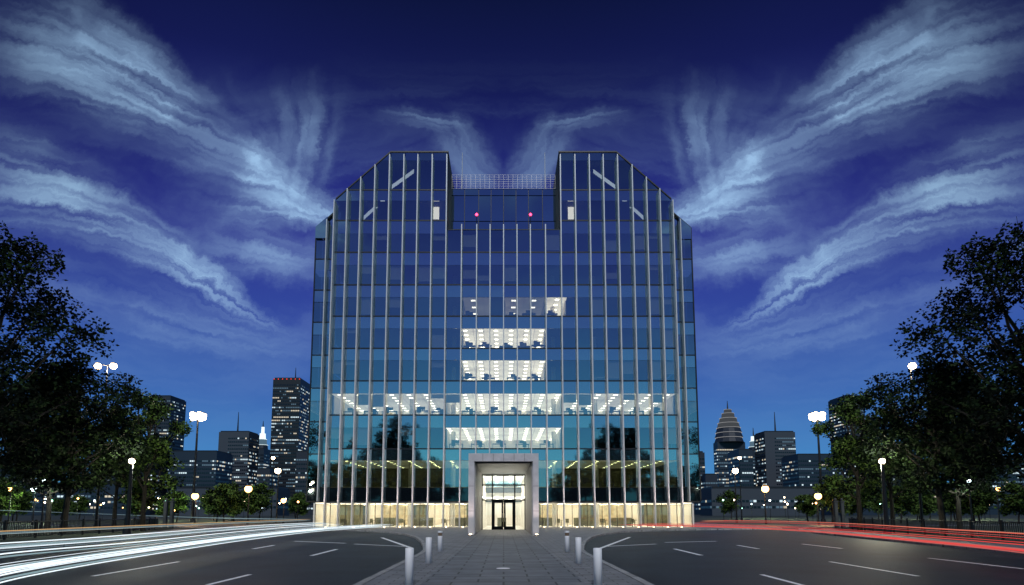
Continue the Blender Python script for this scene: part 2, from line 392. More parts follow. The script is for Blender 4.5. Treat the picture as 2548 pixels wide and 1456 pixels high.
def panel(mb,x0,x1,z0,z1,Yp,tl=.014):
    p=clip([(x0,z0),(x1,z0),(x1,z1),(x0,z1)])
    if not p: return False
    cx=(x0+x1)/2; cz=(z0+z1)/2; ta=random.uniform(-tl,tl); tb=random.uniform(-tl,tl)
    mb.poly([(x,Yp+(x-cx)*ta+(z-cz)*tb,z) for x,z in p]); return True
rest=MB(); rests=MB(); nb=len(edges)-1
for si,(ya,yb) in enumerate(vis):
    z0,z1=ZY(ya,D),ZY(yb,D)
    for i in range(nb):
        x0,x1=edges[i]+.03,edges[i+1]-.03
        if si>=8 and abs((x0+x1)/2)<XN: continue
        z1b=zled-.04 if (si==7 and abs((x0+x1)/2)<XN) else z1
        if 1<=si<=4:
            mb=MB()
            if panel(mb,x0,x1,z0+.06,z1b,D): mb.build('window',M_vis,B)
        else: panel(rest,x0,x1,z0+.06,z1b,D)
rest.build('window',M_vis,B)['kind']='stuff'
for si,(ya,yb,dk) in enumerate(spn):
    z0,z1=ZY(ya,D),ZY(yb,D)
    for i in range(nb):
        x0,x1=edges[i]+.03,edges[i+1]-.03; c=abs((x0+x1)/2)
        if si>=8 and c<XN: continue
        if dk:
            if si==0:
                if c<2.6: continue
                mb=MB(); panel(mb,x0,x1,z0+.04,z1-.02,D); mb.build('base_panel',M_spand,B)
            else: panel(rests,x0,x1,z0+.04,z1-.02,D)
        elif 2<=si<=5:
            mb=MB(); 
            if panel(mb,x0,x1,z0+.02,z1-.06,D): mb.build('spandrel_panel',M_span,B)
        else: panel(rests,x0,x1,z0+.02,z1-.06,D)
rests.build('spandrel_panel',M_span,B)['kind']='stuff'
# horizontal rails
for ya in ys[:-2]:
    z=ZY(ya,D); xm=19.95
    if z>zsh-3: 
        xm=min(19.95, XA+(z-ztop)/((zsh-ztop)/(XS-XA))-.1)
    if z>zled: 
        for s in (-1,1): MB().box(min(s*XN,s*xm),max(s*XN,s*xm),D-.06,D+.05,z-.07,z+.07).build('rail',M_frame,B)
    else: MB().box(-xm,xm,D-.06,D+.05,z-.07,z+.07).build('rail',M_frame,B)
# roof coping + roof surfaces
for s in (-1,1):
    pts=[(s*XN,ztop),(s*XA,ztop),(s*19.95,zroof(19.95))]
    for a,b2 in zip(pts,pts[1:]):
        cop=MB()
        cop.poly([(a[0],D-.08,a[1]-.10),(b2[0],D-.08,b2[1]-.10),(b2[0],D-.08,b2[1]+.08),(a[0],D-.08,a[1]+.08)])
        cop.poly([(a[0],D-.08,a[1]+.08),(b2[0],D-.08,b2[1]+.08),(b2[0],D+.3,b2[1]+.08),(a[0],D+.3,a[1]+.08)])
        cop.build('coping',M_frame,B)
rf=MB(); DB=98
for s in (-1,1):
    rf.poly([(s*XN,D,ztop),(s*XA,D,ztop),(s*XA,DB,ztop),(s*XN,DB,ztop)])
    rf.poly([(s*XA,D,ztop),(s*19.95,D,zroof(19.95)),(s*19.95,DB,zroof(19.95)),(s*XA,DB,ztop)])
    rf.poly([(s*19.95,70,zroof(19.95)),(s*XS,70,zsh),(s*XS,DB,zsh),(s*19.95,DB,zroof(19.95))])
    rf.poly([(s*XN,D+.05,zled),(s*XN,DB,zled),(s*XN,DB,ztop),(s*XN,D+.05,ztop)])
DR=72.0; zrec=ZY(470,DR)
rf.poly([(-XN,D,zled),(XN,D,zled),(XN,DR,zled),(-XN,DR,zled)])
rf.poly([(-XN,DR,zrec),(XN,DR,zrec),(XN,DB,zrec),(-XN,DB,zrec)])
rf.build('roof',M_conc,B)
# recessed wall
zr=[zled,ZY(551,DR),ZY(487,DR),zrec]
for a,b2 in zip(zr,zr[1:]):
    rw=MB()
    for i in range(nb):
        x0,x1=edges[i],edges[i+1]
        if abs((x0+x1)/2)<XN: panel(rw,max(x0,-XN)+.04,min(x1,XN)-.04,a+.05,b2-.05,DR)
    rw.build('recessed_panel_row',M_rec,B)
MB().poly([(-XN,DR+.1,zled),(XN,DR+.1,zled),(XN,DR+.1,zrec),(-XN,DR+.1,zrec)]).build('recess_backing',M_frame,B)
MB().box(-XN,XN,D-.06,D+.15,zled-.03,zled+.05).build('ledge',M_frame,B)
# fins
for x in edges:
    zt=zroof(abs(x))-.8 if abs(x)>XN else zled+.3
    if abs(x)>XA: zt=zroof(abs(x))-.55
    zb=6.3 if abs(x)<2.6 else .125
    MB().box(x-.055,x+.055,D-.85,D-.03,zb,zt).build('fin',M_fin,B)
# side bays
zlow=ZY(1248,70)
for s in (-1,1):
    yv=[1213,1130,1050,966,884,802,722,645]
    a=19.95
    lv=[zlow]+[ZY(q,70) for q in yv]
    for k in range(len(lv)):
        z0=lv[k]; z1=lv[k+1] if k+1<len(lv) else 99
        for (za,zb2,mm) in ((z0+.06,z0+(2.45 if k else 9),M_vis),(z0+2.5,z1-.04,M_span)):
            zb2=min(zb2,z1)
            if k==0: mm=M_spand
            if k==0 and za>z0+1: continue
            if zb2-za<.2: continue
            for (xa,xb) in ((a+.04,a+1.35),(a+1.41,XS-.03)):
                mb=MB(); panel(mb,min(s*xa,s*xb),max(s*xa,s*xb),za,zb2,70)
                if mb.v: mb.build('side_bay_glass',mm,B)
        MB().box(min(s*a,s*(XS+.02)),max(s*a,s*(XS+.02)),69.93,70.05,z0-.06,z0+.06).build('rail',M_frame,B)
    MB().box(s*21.33-.05,s*21.33+.05,69.2,69.95,zlow,zroof(21.4)-.5).build('fin',M_fin,B)
    MB().box(s*XS-.06,s*XS+.06,69.9,70.1,zlow,zsh+.05).build('corner_post',M_frame,B)
    MB().poly([(s*a,D,zlow),(s*a,70,zlow),(s*a,70,zroof(a)),(s*a,D,zroof(a))]).build('return_wall',M_vis,B)
    sw=MB(); 
    for k in range(len(lv)):
        z0=lv[k]; z1=lv[k+1] if k+1<len(lv) else zsh
        for j in range(10):
            y0=70+j*2.8; sw.poly([(s*XS,y0+.05,z0+.05),(s*XS,y0+2.75,z0+.05),(s*XS,y0+2.75,min(z1,zsh)-.05),(s*XS,y0+.05,min(z1,zsh)-.05)])
    sw.build('side_glazing',M_span,B)
    MB().box(min(s*(XS-.4),s*(XS-.1)),max(s*(XS-.4),s*(XS-.1)),84,DB,.12,zsh-.1).build('side_wall',M_conc,B)
    a0,b0=(19.95,zroof(19.95)),(XS,zsh)
    MB().poly([(s*a0[0],69.9,a0[1]-.10),(s*b0[0],69.9,b0[1]-.10),(s*b0[0],69.9,b0[1]+.1),(s*a0[0],69.9,a0[1]+.1)]).build('coping',M_frame,B)
MB().box(-XS,XS,DB-.3,DB,.12,zsh).build('back_wall',M_conc,B)
# floors, ceilings, partitions
zf=[ZY(q,D) for q in (1248,1117,1033,948,867,787,709,628,549,473)]
zc=[ZY(q,D) for q in (1147,1065,980,897,818,740,660,582,500,400)]
zf[0]=ZY(1213,D)
lit={0:[(-19.8,19.8,M_ceilG)],1:[(-6.6,6.6,M_ceilB)],2:[(-19.8,-6.8,M_ceilR),(-6.7,6.7,M_ceilB),(6.8,19.8,M_ceilR)],3:[(-4.85,4.85,M_ceilB)],4:[(-4.85,4.85,M_ceilB)],5:[(-4.85,-1.6,M_ceilS),(0.1,4.85,M_ceilS),(4.9,7.4,M_ceilB)]}
for k in range(10):
    xm=22.4 if k<7 else {7:20.5,8:16.6,9:13.2}[k]
    t=.35 if k else .5
    z=zc[k]+.03
    if k>=8:
        for s in (-1,1):
            x0,x1=min(s*(XN+.1),s*xm),max(s*(XN+.1),s*xm)
            MB().box(x0,x1,D+.12,84,zf[k]-t,zf[k]).build('floor_slab',M_conc,B)
            MB().poly([(x0,D+.15,z),(x1,D+.15,z),(x1,84,z),(x0,84,z)]).build('ceiling',M_roomd,B)
            MB().box(x0,x1,76,76.1,zf[k]+.01,z-.01).build('partition',M_roomd,B)
        continue
    MB().box(-xm,xm,D+.12 if xm<20 else 70.2,84,zf[k]-t,zf[k]).build('floor_slab',M_conc,B)
    if xm>20: MB().box(-19.8,19.8,D+.12,70.2,zf[k]-t,zf[k]).build('floor_slab',M_conc,B)
    zones=lit.get(k,[]); cur=-19.8; segs=[]
    for a,b2,m in zones:
        if a>cur+.15: segs.append((cur,a,M_roomd))
        segs.append((a,b2,m)); cur=b2
    if cur<19.7: segs.append((cur,19.8,M_roomd))
    for a,b2,m in segs:
        MB().poly([(a,D+.15,z),(b2,D+.15,z),(b2,84,z),(a,84,z)]).build('ceiling',m,B)
        if m is not M_roomd:
            wm=M_woodd if m is M_ceilG else M_room
            MB().box(a,a+.1,D+1.2,84,zf[k]+.01,z-.01).build('partition',wm,B)
            MB().box(b2-.1,b2,D+1.2,84,zf[k]+.01,z-.01).build('partition',wm,B)
            MB().box(a+.1,b2-.1,80,80.1,zf[k]+.01,z-.01).build('partition',wm,B)
MB().box(-22,22,84.1,84.4,.12,zsh-.5).build('core_wall',M_roomd,B)
for x in (-16,-11,-6,6,11,16):
    MB().cyl((x,71.5,.13),(x,71.5,zf[7]-.4),.28,.28,10).build('inner_column',M_room,B)
for s in (-1,1):
    for (p,q) in (((975,468),(1030,423)),((905,545),(960,490)),((880,565),(900,556))):
        a=at(p[0],p[1],D+1.5); b2=at(q[0],q[1],D+1.5)
        ax=-s*a[0]; bx=-s*b2[0]; h=.42
        MB().poly([(ax,D+1.5,a[2]-h*.3),(bx,D+1.5,b2[2]-h),(bx,D+1.5,b2[2]+h*.3),(ax,D+1.5,a[2]+h)]).build('roof_beam',M_beam,B)
    a=at(1078,545,D+1.5); b2=at(1093,500,D+1.5)
    MB().box(min(-s*a[0],-s*b2[0]),max(-s*a[0],-s*b2[0]),D+1.5,D+1.6,a[2],b2[2]).build('lit_partition',M_lit,B)
for i in range(60):
    k=random.choice([1,3,4,5,6,6,7,7]); j=random.randrange(nb); c=(edges[j]+edges[j+1])/2
    if abs(c)<7.5 and k<6: continue
    if k==1 and abs(c)<8: continue
    hh=random.uniform(.4,2.2)
    MB().poly([(edges[j]+.1,D+.25,zc[k]-hh),(edges[j+1]-.1,D+.25,zc[k]-hh),(edges[j+1]-.1,D+.25,zc[k]),(edges[j]+.1,D+.25,zc[k])]).build('blind',M_blind,B)
for j in (2,3,7,8,16,17,20,22):
    hh=random.uniform(.5,1.5); k=2
    MB().poly([(edges[j]+.1,D+.25,zc[k]-hh),(edges[j+1]-.1,D+.25,zc[k]-hh),(edges[j+1]-.1,D+.25,zc[k]),(edges[j]+.1,D+.25,zc[k])]).build('blind',M_blind,B)
# ground floor
zg=ZY(1248,D)-.2; yg=69.8
MB().box(-19.95,19.95,D+.1,yg-.1,zg+.001,zg+.1).build('soffit',M_portal,B)
for s in (-1,1):
    for i in range(11):
        x0=2.8+i*1.72; x1=x0+1.66
        MB().poly([(s*x0,yg,.13),(s*x1,yg,.13),(s*x1,yg,zg),(s*x0,yg,zg)]).build('shop_window',M_visL,B)
        MB().box(s*x1-.03,s*x1+.03,yg-.06,yg+.06,.13,zg).build('mullion',M_frame,B)
    MB().box(min(s*2.6,s*21.7),max(s*2.6,s*21.7),yg+.1,83.5,zg,zg+.1).build('ground_floor_ceiling',M_ceilW,B)
    MB().box(min(s*19.97,s*22.7),max(s*19.97,s*22.7),70.05,83.9,zg+.12,zg+.22).build('soffit',M_frame,B)
    MB().box(min(s*2.6,s*21.7),max(s*2.6,s*21.7),yg+.2,83.5,.125,.14).build('lobby_floor',M_room,B)
    MB().box(s*21.8-.1,s*21.8+.1,yg,83,.13,zg).build('partition',M_room,B)
    for x0,x1,yy,mm in ((3,4.6,75,M_woodd),(4.6,7,79,M_wood),(7.2,10,81,M_room),(10,11.2,77.5,M_woodd),(12.2,16,80,M_wood),(16.2,18,81,M_room),(18,21,77.5,M_woodd)):
        MB().box(min(s*x0,s*x1),max(s*x0,s*x1),yy,yy+.15,.14,zg-.01).build('partition',mm,B)
    for x0 in (4,8.6,13.2,17.6):
        MB().box(min(s*x0,s*(x0+2.4)),max(s*x0,s*(x0+2.4)),74,74.6,.14,1.15).build('counter',M_woodd,B)
# portal
zp=6.2; pf=45.0
for s in (-1,1):
    MB().box(min(s*2.19,s*2.62),max(s*2.19,s*2.62),pf,69.7,.13,zp-.6).build('portal_side',M_portal,B)
    for j in range(7):
        y0=pf+.4+j*2.0; MB().box(min(s*2.13,s*2.185),max(s*2.13,s*2.185),y0,y0+1.85,.2,5.45).build('portal_cladding',M_portal,B)
    for z in (1.9,3.75): MB().box(min(s*2.19,s*2.62),max(s*2.19,s*2.62),pf-.006,pf,z-.01,z+.01).build('portal_joint',M_frame,B)
MB().box(-2.62,2.62,pf,69.7,zp-.597,zp).build('portal_roof',M_portal,B)
for j in range(5):
    x=-1.55+j*.78; MB().box(x-.01,x+.01,pf-.006,pf,zp-.58,zp-.02).build('portal_joint',M_frame,B)
MB().box(-2.12,2.12,pf+.3,58.9,5.46,5.58).build('portal_ceiling',M_black,B)
dw=59.0
fr=MB()
for x in (-2.1,-1.1,1.1,2.1): fr.box(x-.06,x+.06,dw-.06,dw+.06,.13,5.45)
for z in (3.0,4.45,5.42): fr.box(-2.12,2.12,dw-.065,dw+.065,z-.07,z+.07)
fr.box(-.03,.03,dw-.04,dw+.04,3.05,5.4)
fr.build('door_frame',M_black,B)
for x0,x1,z0,z1 in ((-2.05,-1.15,.13,2.95),(1.15,2.05,.13,2.95),(-2.05,-.03,3.05,4.4),(.03,2.05,3.05,4.4),(-2.05,2.05,4.5,5.37)):
    MB().poly([(x0,dw,z0),(x1,dw,z0),(x1,dw,z1),(x0,dw,z1)]).build('entrance_glazing',M_visL if z1<5 else M_vis,B)
for s in (-1,1):
    d=MB(); a,b2=(.02,1.04)
    for (q,r,z0,z1) in ((a,a+.18,.14,2.93),(b2-.18,b2,.14,2.93),(a+.18,b2-.18,.14,.45),(a+.18,b2-.18,2.72,2.93)):
        d.box(min(s*q,s*r),max(s*q,s*r),dw-.04,dw+.03,z0,z1)
    dd=d.build('door',M_black,B)
    MB().poly([(s*.2,dw,.45),(s*.86,dw,.45),(s*.86,dw,2.72),(s*.2,dw,2.72)]).build('door_pane',M_visL,dd)
    MB().cyl((s*.1,dw-.12,.9),(s*.1,dw-.12,1.7),.02,.02).build('door_handle',M_rail,dd)
    MB().box(min(s*2.05,s*2.12),max(s*2.05,s*2.12),dw+.1,80,.13,5.4).build('partition',M_room,B)
MB().box(-2.05,2.05,dw+.1,80,3.25,3.3).build('lobby_ceiling',M_ceilE,B)
MB().box(-2.05,2.05,dw+.1,80,5.35,5.4).build('lobby_ceiling',M_ceilE,B)
MB().box(-2.05,2.05,72,72.1,3.31,5.34).build('partition',M_room,B)
MB().box(-2.05,2.05,76,76.1,.15,3.24).build('partition',M_room,B)
MB().box(-2.05,2.05,dw+.1,80,.127,.14).build('lobby_floor',M_room,B)
MB().box(-.7,.3,68,68.5,.15,1.2).build('reception_counter',M_woodd,B)
for y in (47.5,51,55): lamp('SPOT',(0,y,5.3),90,(1,.92,.84),B,.15,radians(110),(0,0,-1))
# roof top screen, antennas, beacons
rs=thing('roof_railing','fine wire safety screen along the roof between the two glass wings','railing',(0,DR+.4,zrec))
zt=ZY(435,DR+.4)
for i in range(23):
    x=-XN+.05+i*(2*XN-.1)/22; MB().box(x-.015,x+.015,DR+.39,DR+.41,zrec,zt).build('upright',M_rail,rs)
for i in range(7):
    z=zrec+(zt-zrec)*(i+1)/7; MB().box(-XN+.05,XN-.05,DR+.42,DR+.44,z-.012,z+.012).build('wire',M_rail,rs)
for s,nm in ((-1,'left'),(1,'right')):
    an=thing('antenna','thin roof antenna rising beside the '+nm+' glass wing','antenna',(s*5.35,DR+1.5,zrec))
    x=s*5.35; zz=ZY(380,DR+1.5)
    MB().cyl((x,DR+1.5,zrec),(x,DR+1.5,zz),.07,.04,6).build('mast',M_fin,an); MB().box(x-.15,x+.15,DR+1.35,DR+1.65,zrec,zrec+.3).build('base',M_frame,an)
    p=at(CX+s*67,534,D+.3); bc=thing('beacon_light','red warning light on a short pole before the recessed roof wall, '+nm+' one','light',(p[0],D+.3,zled+.05))
    MB().cyl((p[0],D+.3,zled+.05),(p[0],D+.3,p[2]-.1),.04,.04,6).build('pole',M_black,bc)
    MB().ball(p,.16,8).build('bulb',M_red,bc)
# uplights
for x in edges:
    if abs(x)<2.6: continue
    sg=1 if x>0 else -1; ux=x-sg*.45
    u=thing('ground_spotlight','small warm spotlight in the paving at the foot of a facade fin','spotlight',(ux,66.4,.12),'spotlights at the feet of the fins')
    MB().cyl((ux,66.4,.125),(ux,66.4,.2),.13,.11,10).build('housing',M_black,u)
    MB().cyl((ux,66.4,.2),(ux,66.4,.22),.09,.09,10).build('lens',M_bulbw,u)
    lamp('SPOT',(ux,66.4,.4),2300,(1,.74,.66),u,.08,radians(36),(sg*.03,.08,1))
for s,nm in ((-1,'left'),(1,'right')):
    x=s*2.4; u=thing('ground_spotlight','bright spotlight at the '+nm+' foot of the entrance portal','spotlight',(x,44.2,.12))
    MB().cyl((x,44.2,.125),(x,44.2,.2),.14,.12,10).build('housing',M_black,u)
    MB().cyl((x,44.2,.2),(x,44.2,.22),.1,.1,10).build('lens',M_bulbw,u)
    lamp('SPOT',(x,44.0,.35),260,(1,.78,.70),u,.08,radians(70),(0,.2,1))
# desks
dk=MB(); dk.box(-.8,.8,-.35,.35,.70,.74); dk.box(-.78,-.72,-.3,.3,0,.70); dk.box(.72,.78,-.3,.3,0,.70); dk.box(-.35,.2,-.03,.0,.85,1.2); dk.box(-.1,-.04,-.02,.02,.74,.85)
dk.box(.05,.5,.55,.62,.5,1.15); dk.box(.05,.5,.3,.6,.45,.5); dk.box(.24,.3,.4,.46,0,.45)
d0=dk.build('office_desk',M_desk); first=True
for k,xs in ((1,[-5.5,-3,-.5,2.2,5]),(2,[-18,-15.5,-13.3,-9.5,-7.6,-4.1,-1,1.2,3.9,7.7,9.4,12.8,15.6,18]),(3,[-4,-1.8,1.2,3.6]),(4,[-4,-2.2,.3,2.4,4]),(5,[-4,1,3,5.6]),(0,[-18,-15,-12.5,-9,-7,7.2,9.5,12,15.3,18])):
    for x in xs:
        o=d0 if first else d0.copy()
        if not first: COL.objects.link(o)
        first=False
        o.location=(x,D+1.3+random.random()*.8,zf[k]+.001); o.rotation_euler=(0,0,random.choice((0,pi)))
        tag(o,['dark desk with monitor in the dim golden storey above the entrance level','dark desk with monitor in the lit storey just above the portal','dark desk with monitor in the fully lit wide storey','dark desk with monitor in the lit storey over the wide one','dark desk in the fifth lit storey from the ground','dark desk on the topmost partly lit storey'][k],'desk','desks on office storey %d'%(k+1))
tb=MB(); tb.lathe((0,0,0),[(.001,.74),(.45,.74),(.45,.71),(.05,.70),(.05,.05),(.25,.0)],12)
for q in range(3):
    t=q*2.1; x,y=.75*cos(t),.75*sin(t); tb.box(x-.2,x+.2,y-.2,y+.2,.42,.47); tb.box(x-.2,x+.2,y+.17,y+.21,.47,.9); tb.cyl((x,y,0),(x,y,.42),.03,.03,6)
t0=None
for x in (-18.5,-15.5,-12,-9.5,-6.8,-4.6,4.5,6.9,9.7,12.3,15.7,18.6):
    if t0 is None: t0=tb.build('cafe_table',M_woodd); o=t0
    else: o=t0.copy(); COL.objects.link(o)
    o.location=(x,71.5+random.random()*2,.142); tag(o,'round timber table with chairs behind the lit ground floor glass','table','tables on the ground floor')
# ------------------------------------------------------------------ bollards
for s in (-1,1):
    nm='left' if s<0 else 'right'
    for x,y,lb in ((2.2,14.3,'nearest'),(2.49,20.3,'middle'),(2.74,26.3,'farthest')):
        t=thing('bollard','white bollard on the '+nm+' side of the walkway, '+lb+' of three','bollard',(s*x,y,.12))
        MB().lathe((s*x,y,.12),[(.001,0),(.10,0),(.10,.62),(.10,.84 if lb!='farthest' else .66),(.092,.85 if lb!='farthest' else .67),(.001,.855 if lb!='farthest' else .675)],20).build('post',M_white,t,True)
        if lb=='farthest':
            MB().cyl((s*x,y,.792),(s*x,y,.93),.085,.085,16).build('louvre',M_brown,t)
            MB().lathe((s*x,y,.93),[(.001,.0),(.10,.0),(.10,.07),(.001,.075)],16).build('cap',M_white,t)
p=gp(1252,1415,.12)
mh=MB(); mh.lathe((p[0],p[1],.128),[(.001,.006),(.17,.006),(.2,.004),(.21,.0)],20); tag(mh.build('ground_plaque',M_white),'small pale oval plate set in the middle of the walkway','plate')
# ------------------------------------------------------------------ trees
def leafmesh(name,cl,leaf,per,rng,frac,lm=None):
    n=len(cl)*per; c=np.repeat(cl,per,axis=0)
    d=rng.normal(size=(n,3)); d/=np.linalg.norm(d,axis=1,keepdims=True); d[:,2]*=.8
    r=rng.normal(size=(n,3)); s=np.cross(d,r); s/=np.linalg.norm(s,axis=1,keepdims=True)+1e-6
    Ls=leaf*rng.uniform(.6,1.25,size=(n,1)); p=c+d*leaf*rng.uniform(.05,1.1,size=(n,1))
    w=Ls*.30
    V=np.stack([p,p+d*Ls*.45+s*w,p+d*Ls,p+d*Ls*.45-s*w],axis=1).reshape(-1,3)
    me=bpy.data.meshes.new(name); me.vertices.add(4*n); me.vertices.foreach_set('co',V.ravel())
    me.loops.add(4*n); me.loops.foreach_set('vertex_index',np.arange(4*n)); me.polygons.add(n)
    me.polygons.foreach_set('loop_start',np.arange(n)*4)
    me.materials.append(M_leafd); me.materials.append(lm or M_leafl)
    tone=np.repeat(rng.uniform(size=len(cl))<frac,per); me.polygons.foreach_set('material_index',tone.astype(int))
    me.update(calc_edges=True); me.validate(); return me
def make_tree(label,loc,H,R,th,nl,ncl,leaf,seed,per=11,frac=.35,name='street_tree',lm=None):
    rng=np.random.RandomState(seed); t=thing(name,label,'tree',loc)
    lob=[]
    for i in range(nl):
        u=(i+.5)/nl; prof=sqrt(max(.05,1-(u*1.25-.30)**2/1.0)) if u>.24 else .55+u*1.8
        a=i*2.4+rng.uniform(-.4,.4); rr=R*prof*rng.uniform(.35,.8); lr=R*rng.uniform(.21,.33)*(1-.35*u)
        lob.append((rr*cos(a),rr*sin(a),th+(H-th)*(u*.9+.04),lr))
    lob.append((0,0,H-R*.25,R*.22)); lob.append((0,0,th+(H-th)*.4,R*.38))
    cl=[]
    wts=np.array([l[3]**2 for l in lob]); wts/=wts.sum()
    for _ in range(ncl):
        l=lob[rng.choice(len(lob),p=wts)]; d=rng.normal(size=3); d/=np.linalg.norm(d)
        rad=l[3]*(rng.uniform(.2,1.0)**.5)*rng.uniform(.85,1.4)
        cl.append((l[0]+d[0]*rad*1.15,l[1]+d[1]*rad*1.15,max(th*.8,l[2]+d[2]*rad*.8)))
    me=leafmesh('crown',np.array(cl),leaf,per,rng,frac,lm); o=bpy.data.objects.new('crown',me); COL.objects.link(o); o.parent=t
    b=MB(); r0=.014*H+.06; P=Vector((0,0,0)); pts=[P]
    for i in range(5):
        P=P+Vector((rng.uniform(-.15,.15),rng.uniform(-.15,.15),(H*.8)/5)); pts.append(P)
    for i in range(5): b.cyl(pts[i],pts[i+1],r0*(1-i*.18),r0*(1-(i+1)*.18),8,cap=False)
    for l in lob:
        h=max(th*.55,min(l[2]*.62,H*.75)); k=h/(H*.8)*5; i=int(min(4,k)); q=pts[i].lerp(pts[i+1],k-i)
        e=Vector(l[:3]); mid=q.lerp(e,.5)+Vector((rng.uniform(-.3,.3),rng.uniform(-.3,.3),-.06*R))
        b.cyl(q,mid,r0*.38,r0*.26,6,cap=False); b.cyl(mid,e,r0*.26,r0*.1,6,cap=False)
        for _ in range(6):
            d=Vector(rng.normal(size=3)).normalized()*l[3]*1.15; b.cyl(e.lerp(mid,rng.uniform(0,.5)),e+d,r0*.1,.012,4,cap=False)
    tg=b.build('trunk',M_bark); tg.parent=t
    return t
TA=make_tree('tall dark leafy tree at the left edge of the photo',(-37.8,42,.12),23.2,8.8,4.6,26,3300,.32,1,frac=.3)
TB=make_tree('mid height tree left of the tall lit mast, second tree from left edge',(-36.2,50,.12),14.6,6.8,4.0,19,1850,.30,2,frac=.5)
TC=make_tree('smaller green tree nearest the towers in the left tree group',(-33.2,56,.12),13,4.1,3.8,13,1000,.29,3,frac=.6,lm=M_leafp)
mir=(-1,1,1)
dup(TA,(37.9,42,.12),'tall dark leafy tree at the right edge of the photo',mir)
dup(TB,(36.2,50,.12),'mid height tree in the right tree group, second from right edge',mir)
dup(TC,(32.8,56,.12),'smaller green tree nearest the towers in the right tree group',mir)
dup(TB,(-45,60,.12),'dark tree standing behind the tall left edge tree',rz=2.1)
dup(TB,(45,60,.12),'dark tree standing behind the tall right edge tree',mir,rz=-2.1)
dup(TC,(-41,64,.12),'tree filling the gap behind the left tree group',rz=1.1)
dup(TC,(41,64,.12),'tree filling the gap behind the right tree group',mir,rz=-1.1)
for s in (-1,1):
    nm='left' if s<0 else 'right'
    dup(TA,(s*27.5,-14,0),'large dark tree mirrored in the '+nm+' half of the facade',(s*1.0,1.0,1.12),rz=s*.6)
    dup(TA,(s*31.5,-20,0),'second large tree mirrored behind the first in the '+nm+' half of the facade',(s*1.05,1.05,1.0),rz=s*2.6)
    dup(TA,(s*24.5,-24,0),'third large tree mirrored innermost in the '+nm+' half of the facade',(s*.8,.8,.92),rz=s*4.)
    for j,(x,sc_) in enumerate(((15.5,.75),(20,.95),(36.5,1.0),(42,.85),(47.5,1.0))):
        dup(TB,(s*x,-8-j%2*3,0),['small innermost','low second','low middle','low fourth','outermost'][j]+' rounded tree mirrored in the '+nm+' half of the facade',(s,1,sc_),rz=s*(1.2+j))
TS=make_tree('small round park tree on the far lawn among the lanterns',(0,0,0),7,3.4,2.0,9,360,.5,9,per=9,frac=.6,name='park_tree',lm=M_leafp)
TS['group']='park trees on the far lawn'
pos=[]
for s in (-1,1):
    for i in range(19):
        off=random.uniform(500,1330); Yd=random.uniform(95,165)
        pos.append((s*off*Yd/1500,Yd))
for i,(x,y) in enumerate(pos):
    if i==0: TS.location=(x,y,-.05)
    else: dup(TS,(x,y,-.05),scale=(1,1,random.uniform(.75,1.1)),rz=random.uniform(0,6))
# ------------------------------------------------------------------ lamps
def street_lamp(px,py,Yd,label,bm,r=.4,heads=1,energy=0,col=(1,.8,.55),pr=.12,arm=.9,style='mast'):
    x,y,z=at(px,py,Yd); t=thing('street_lamp',label,'street lamp',(x,Yd,0))
    MB().cyl((x,y,0),(x,y,z+.2),pr*1.3,pr*.7,8).build('pole',M_black,t)
    MB().cyl((x,y,0),(x,y,.6),pr*2.2,pr*1.8,8).build('base',M_black,t)
    ly=-.9-r
    if style=='lantern':
        ly=1.0
        MB().lathe((x,y,z),[(r*.5,-r*1.1),(r*.7,-r*.9),(r*.2,-r*.8)],10).build('collar',M_black,t)
        MB().ball((x,y,z),r,12).build('bulb',bm,t,True)
        MB().lathe((x,y,z+r*.9),[(r*1.3,0),(r*.9,r*.35),(.02,r*.7)],12).build('lamp_cap',M_black,t)
    elif style=='flood':
        for q in range(8):
            a=q*pi/4; e=(x+cos(a)*r*1.1,y+sin(a)*r*1.1,z+(q%2)*r*.7-r*.3)
            MB().cyl((x,y,z+.15),e,pr*.35,pr*.3,6).build('arm',M_black,t)
            MB().lathe(e,[(r*.5,.0),(r*.62,-.02),(r*.35,r*.45),(.02,r*.5)],10).build('lamp_head',M_rail,t)
            MB().ball((e[0],e[1],e[2]-r*.14),r*.60,12).build('bulb',bm,t,True)
    else:
        for q in range(heads):
            sx=0 if heads==1 else (-1 if q==0 else 1)*arm
            if sx: MB().cyl((x,y,z+.1),(x+sx,y-.2,z+.25),pr*.5,pr*.4,6).build('arm',M_black,t)
            MB().lathe((x+sx,y-.3,z+r*.75),[(r*.9,0),(r*.6,r*.35),(.02,r*.45)],12).build('lamp_head',M_black,t)
            MB().ball((x+sx,y-.3,z),r,12).build('bulb',bm,t,True)
    if energy: lamp('POINT',(x,y+ly,z-.3),energy,col,t,r*.6)
W=(1,.8,.58); O=(1,.55,.2)
street_lamp(493,1035,110,'tall mast lamp with a brilliant warm light left of the towers',M_bulbw,.85,1,3000,W,.22,style='flood')
street_lamp(2033,1035,110,'tall mast lamp with a brilliant warm light right of the towers',M_bulbw,.85,1,3000,W,.22,style='flood')
street_lamp(693,1172,105,'white lamp in front of the black skyscraper',M_bulbw,.5,1,500,W,.12)
street_lamp(1828,1172,105,'white lamp in front of the rounded top skyscraper',M_bulbw,.5,1,500,W,.12)
street_lamp(681,1140,130,'small white lamp left of the black skyscraper base',M_bulbw,.35,1,0,W,.1)
street_lamp(1839,1140,130,'small white lamp right of the rounded top skyscraper',M_bulbw,.35,1,0,W,.1)
street_lamp(488,1235,92,'low orange lamp under the tall left mast',M_bulbo,.5,1,700,O,.09)
street_lamp(620,1217,95,'orange lamp below the lit spire tower at left',M_bulbo,.55,1,700,O,.09)
street_lamp(707,1246,100,'small orange lamp beside the left corner of the office block',M_bulbo,.4,1,300,O,.08)
street_lamp(2033,1235,92,'low orange lamp under the tall right mast',M_bulbo,.5,1,700,O,.09)
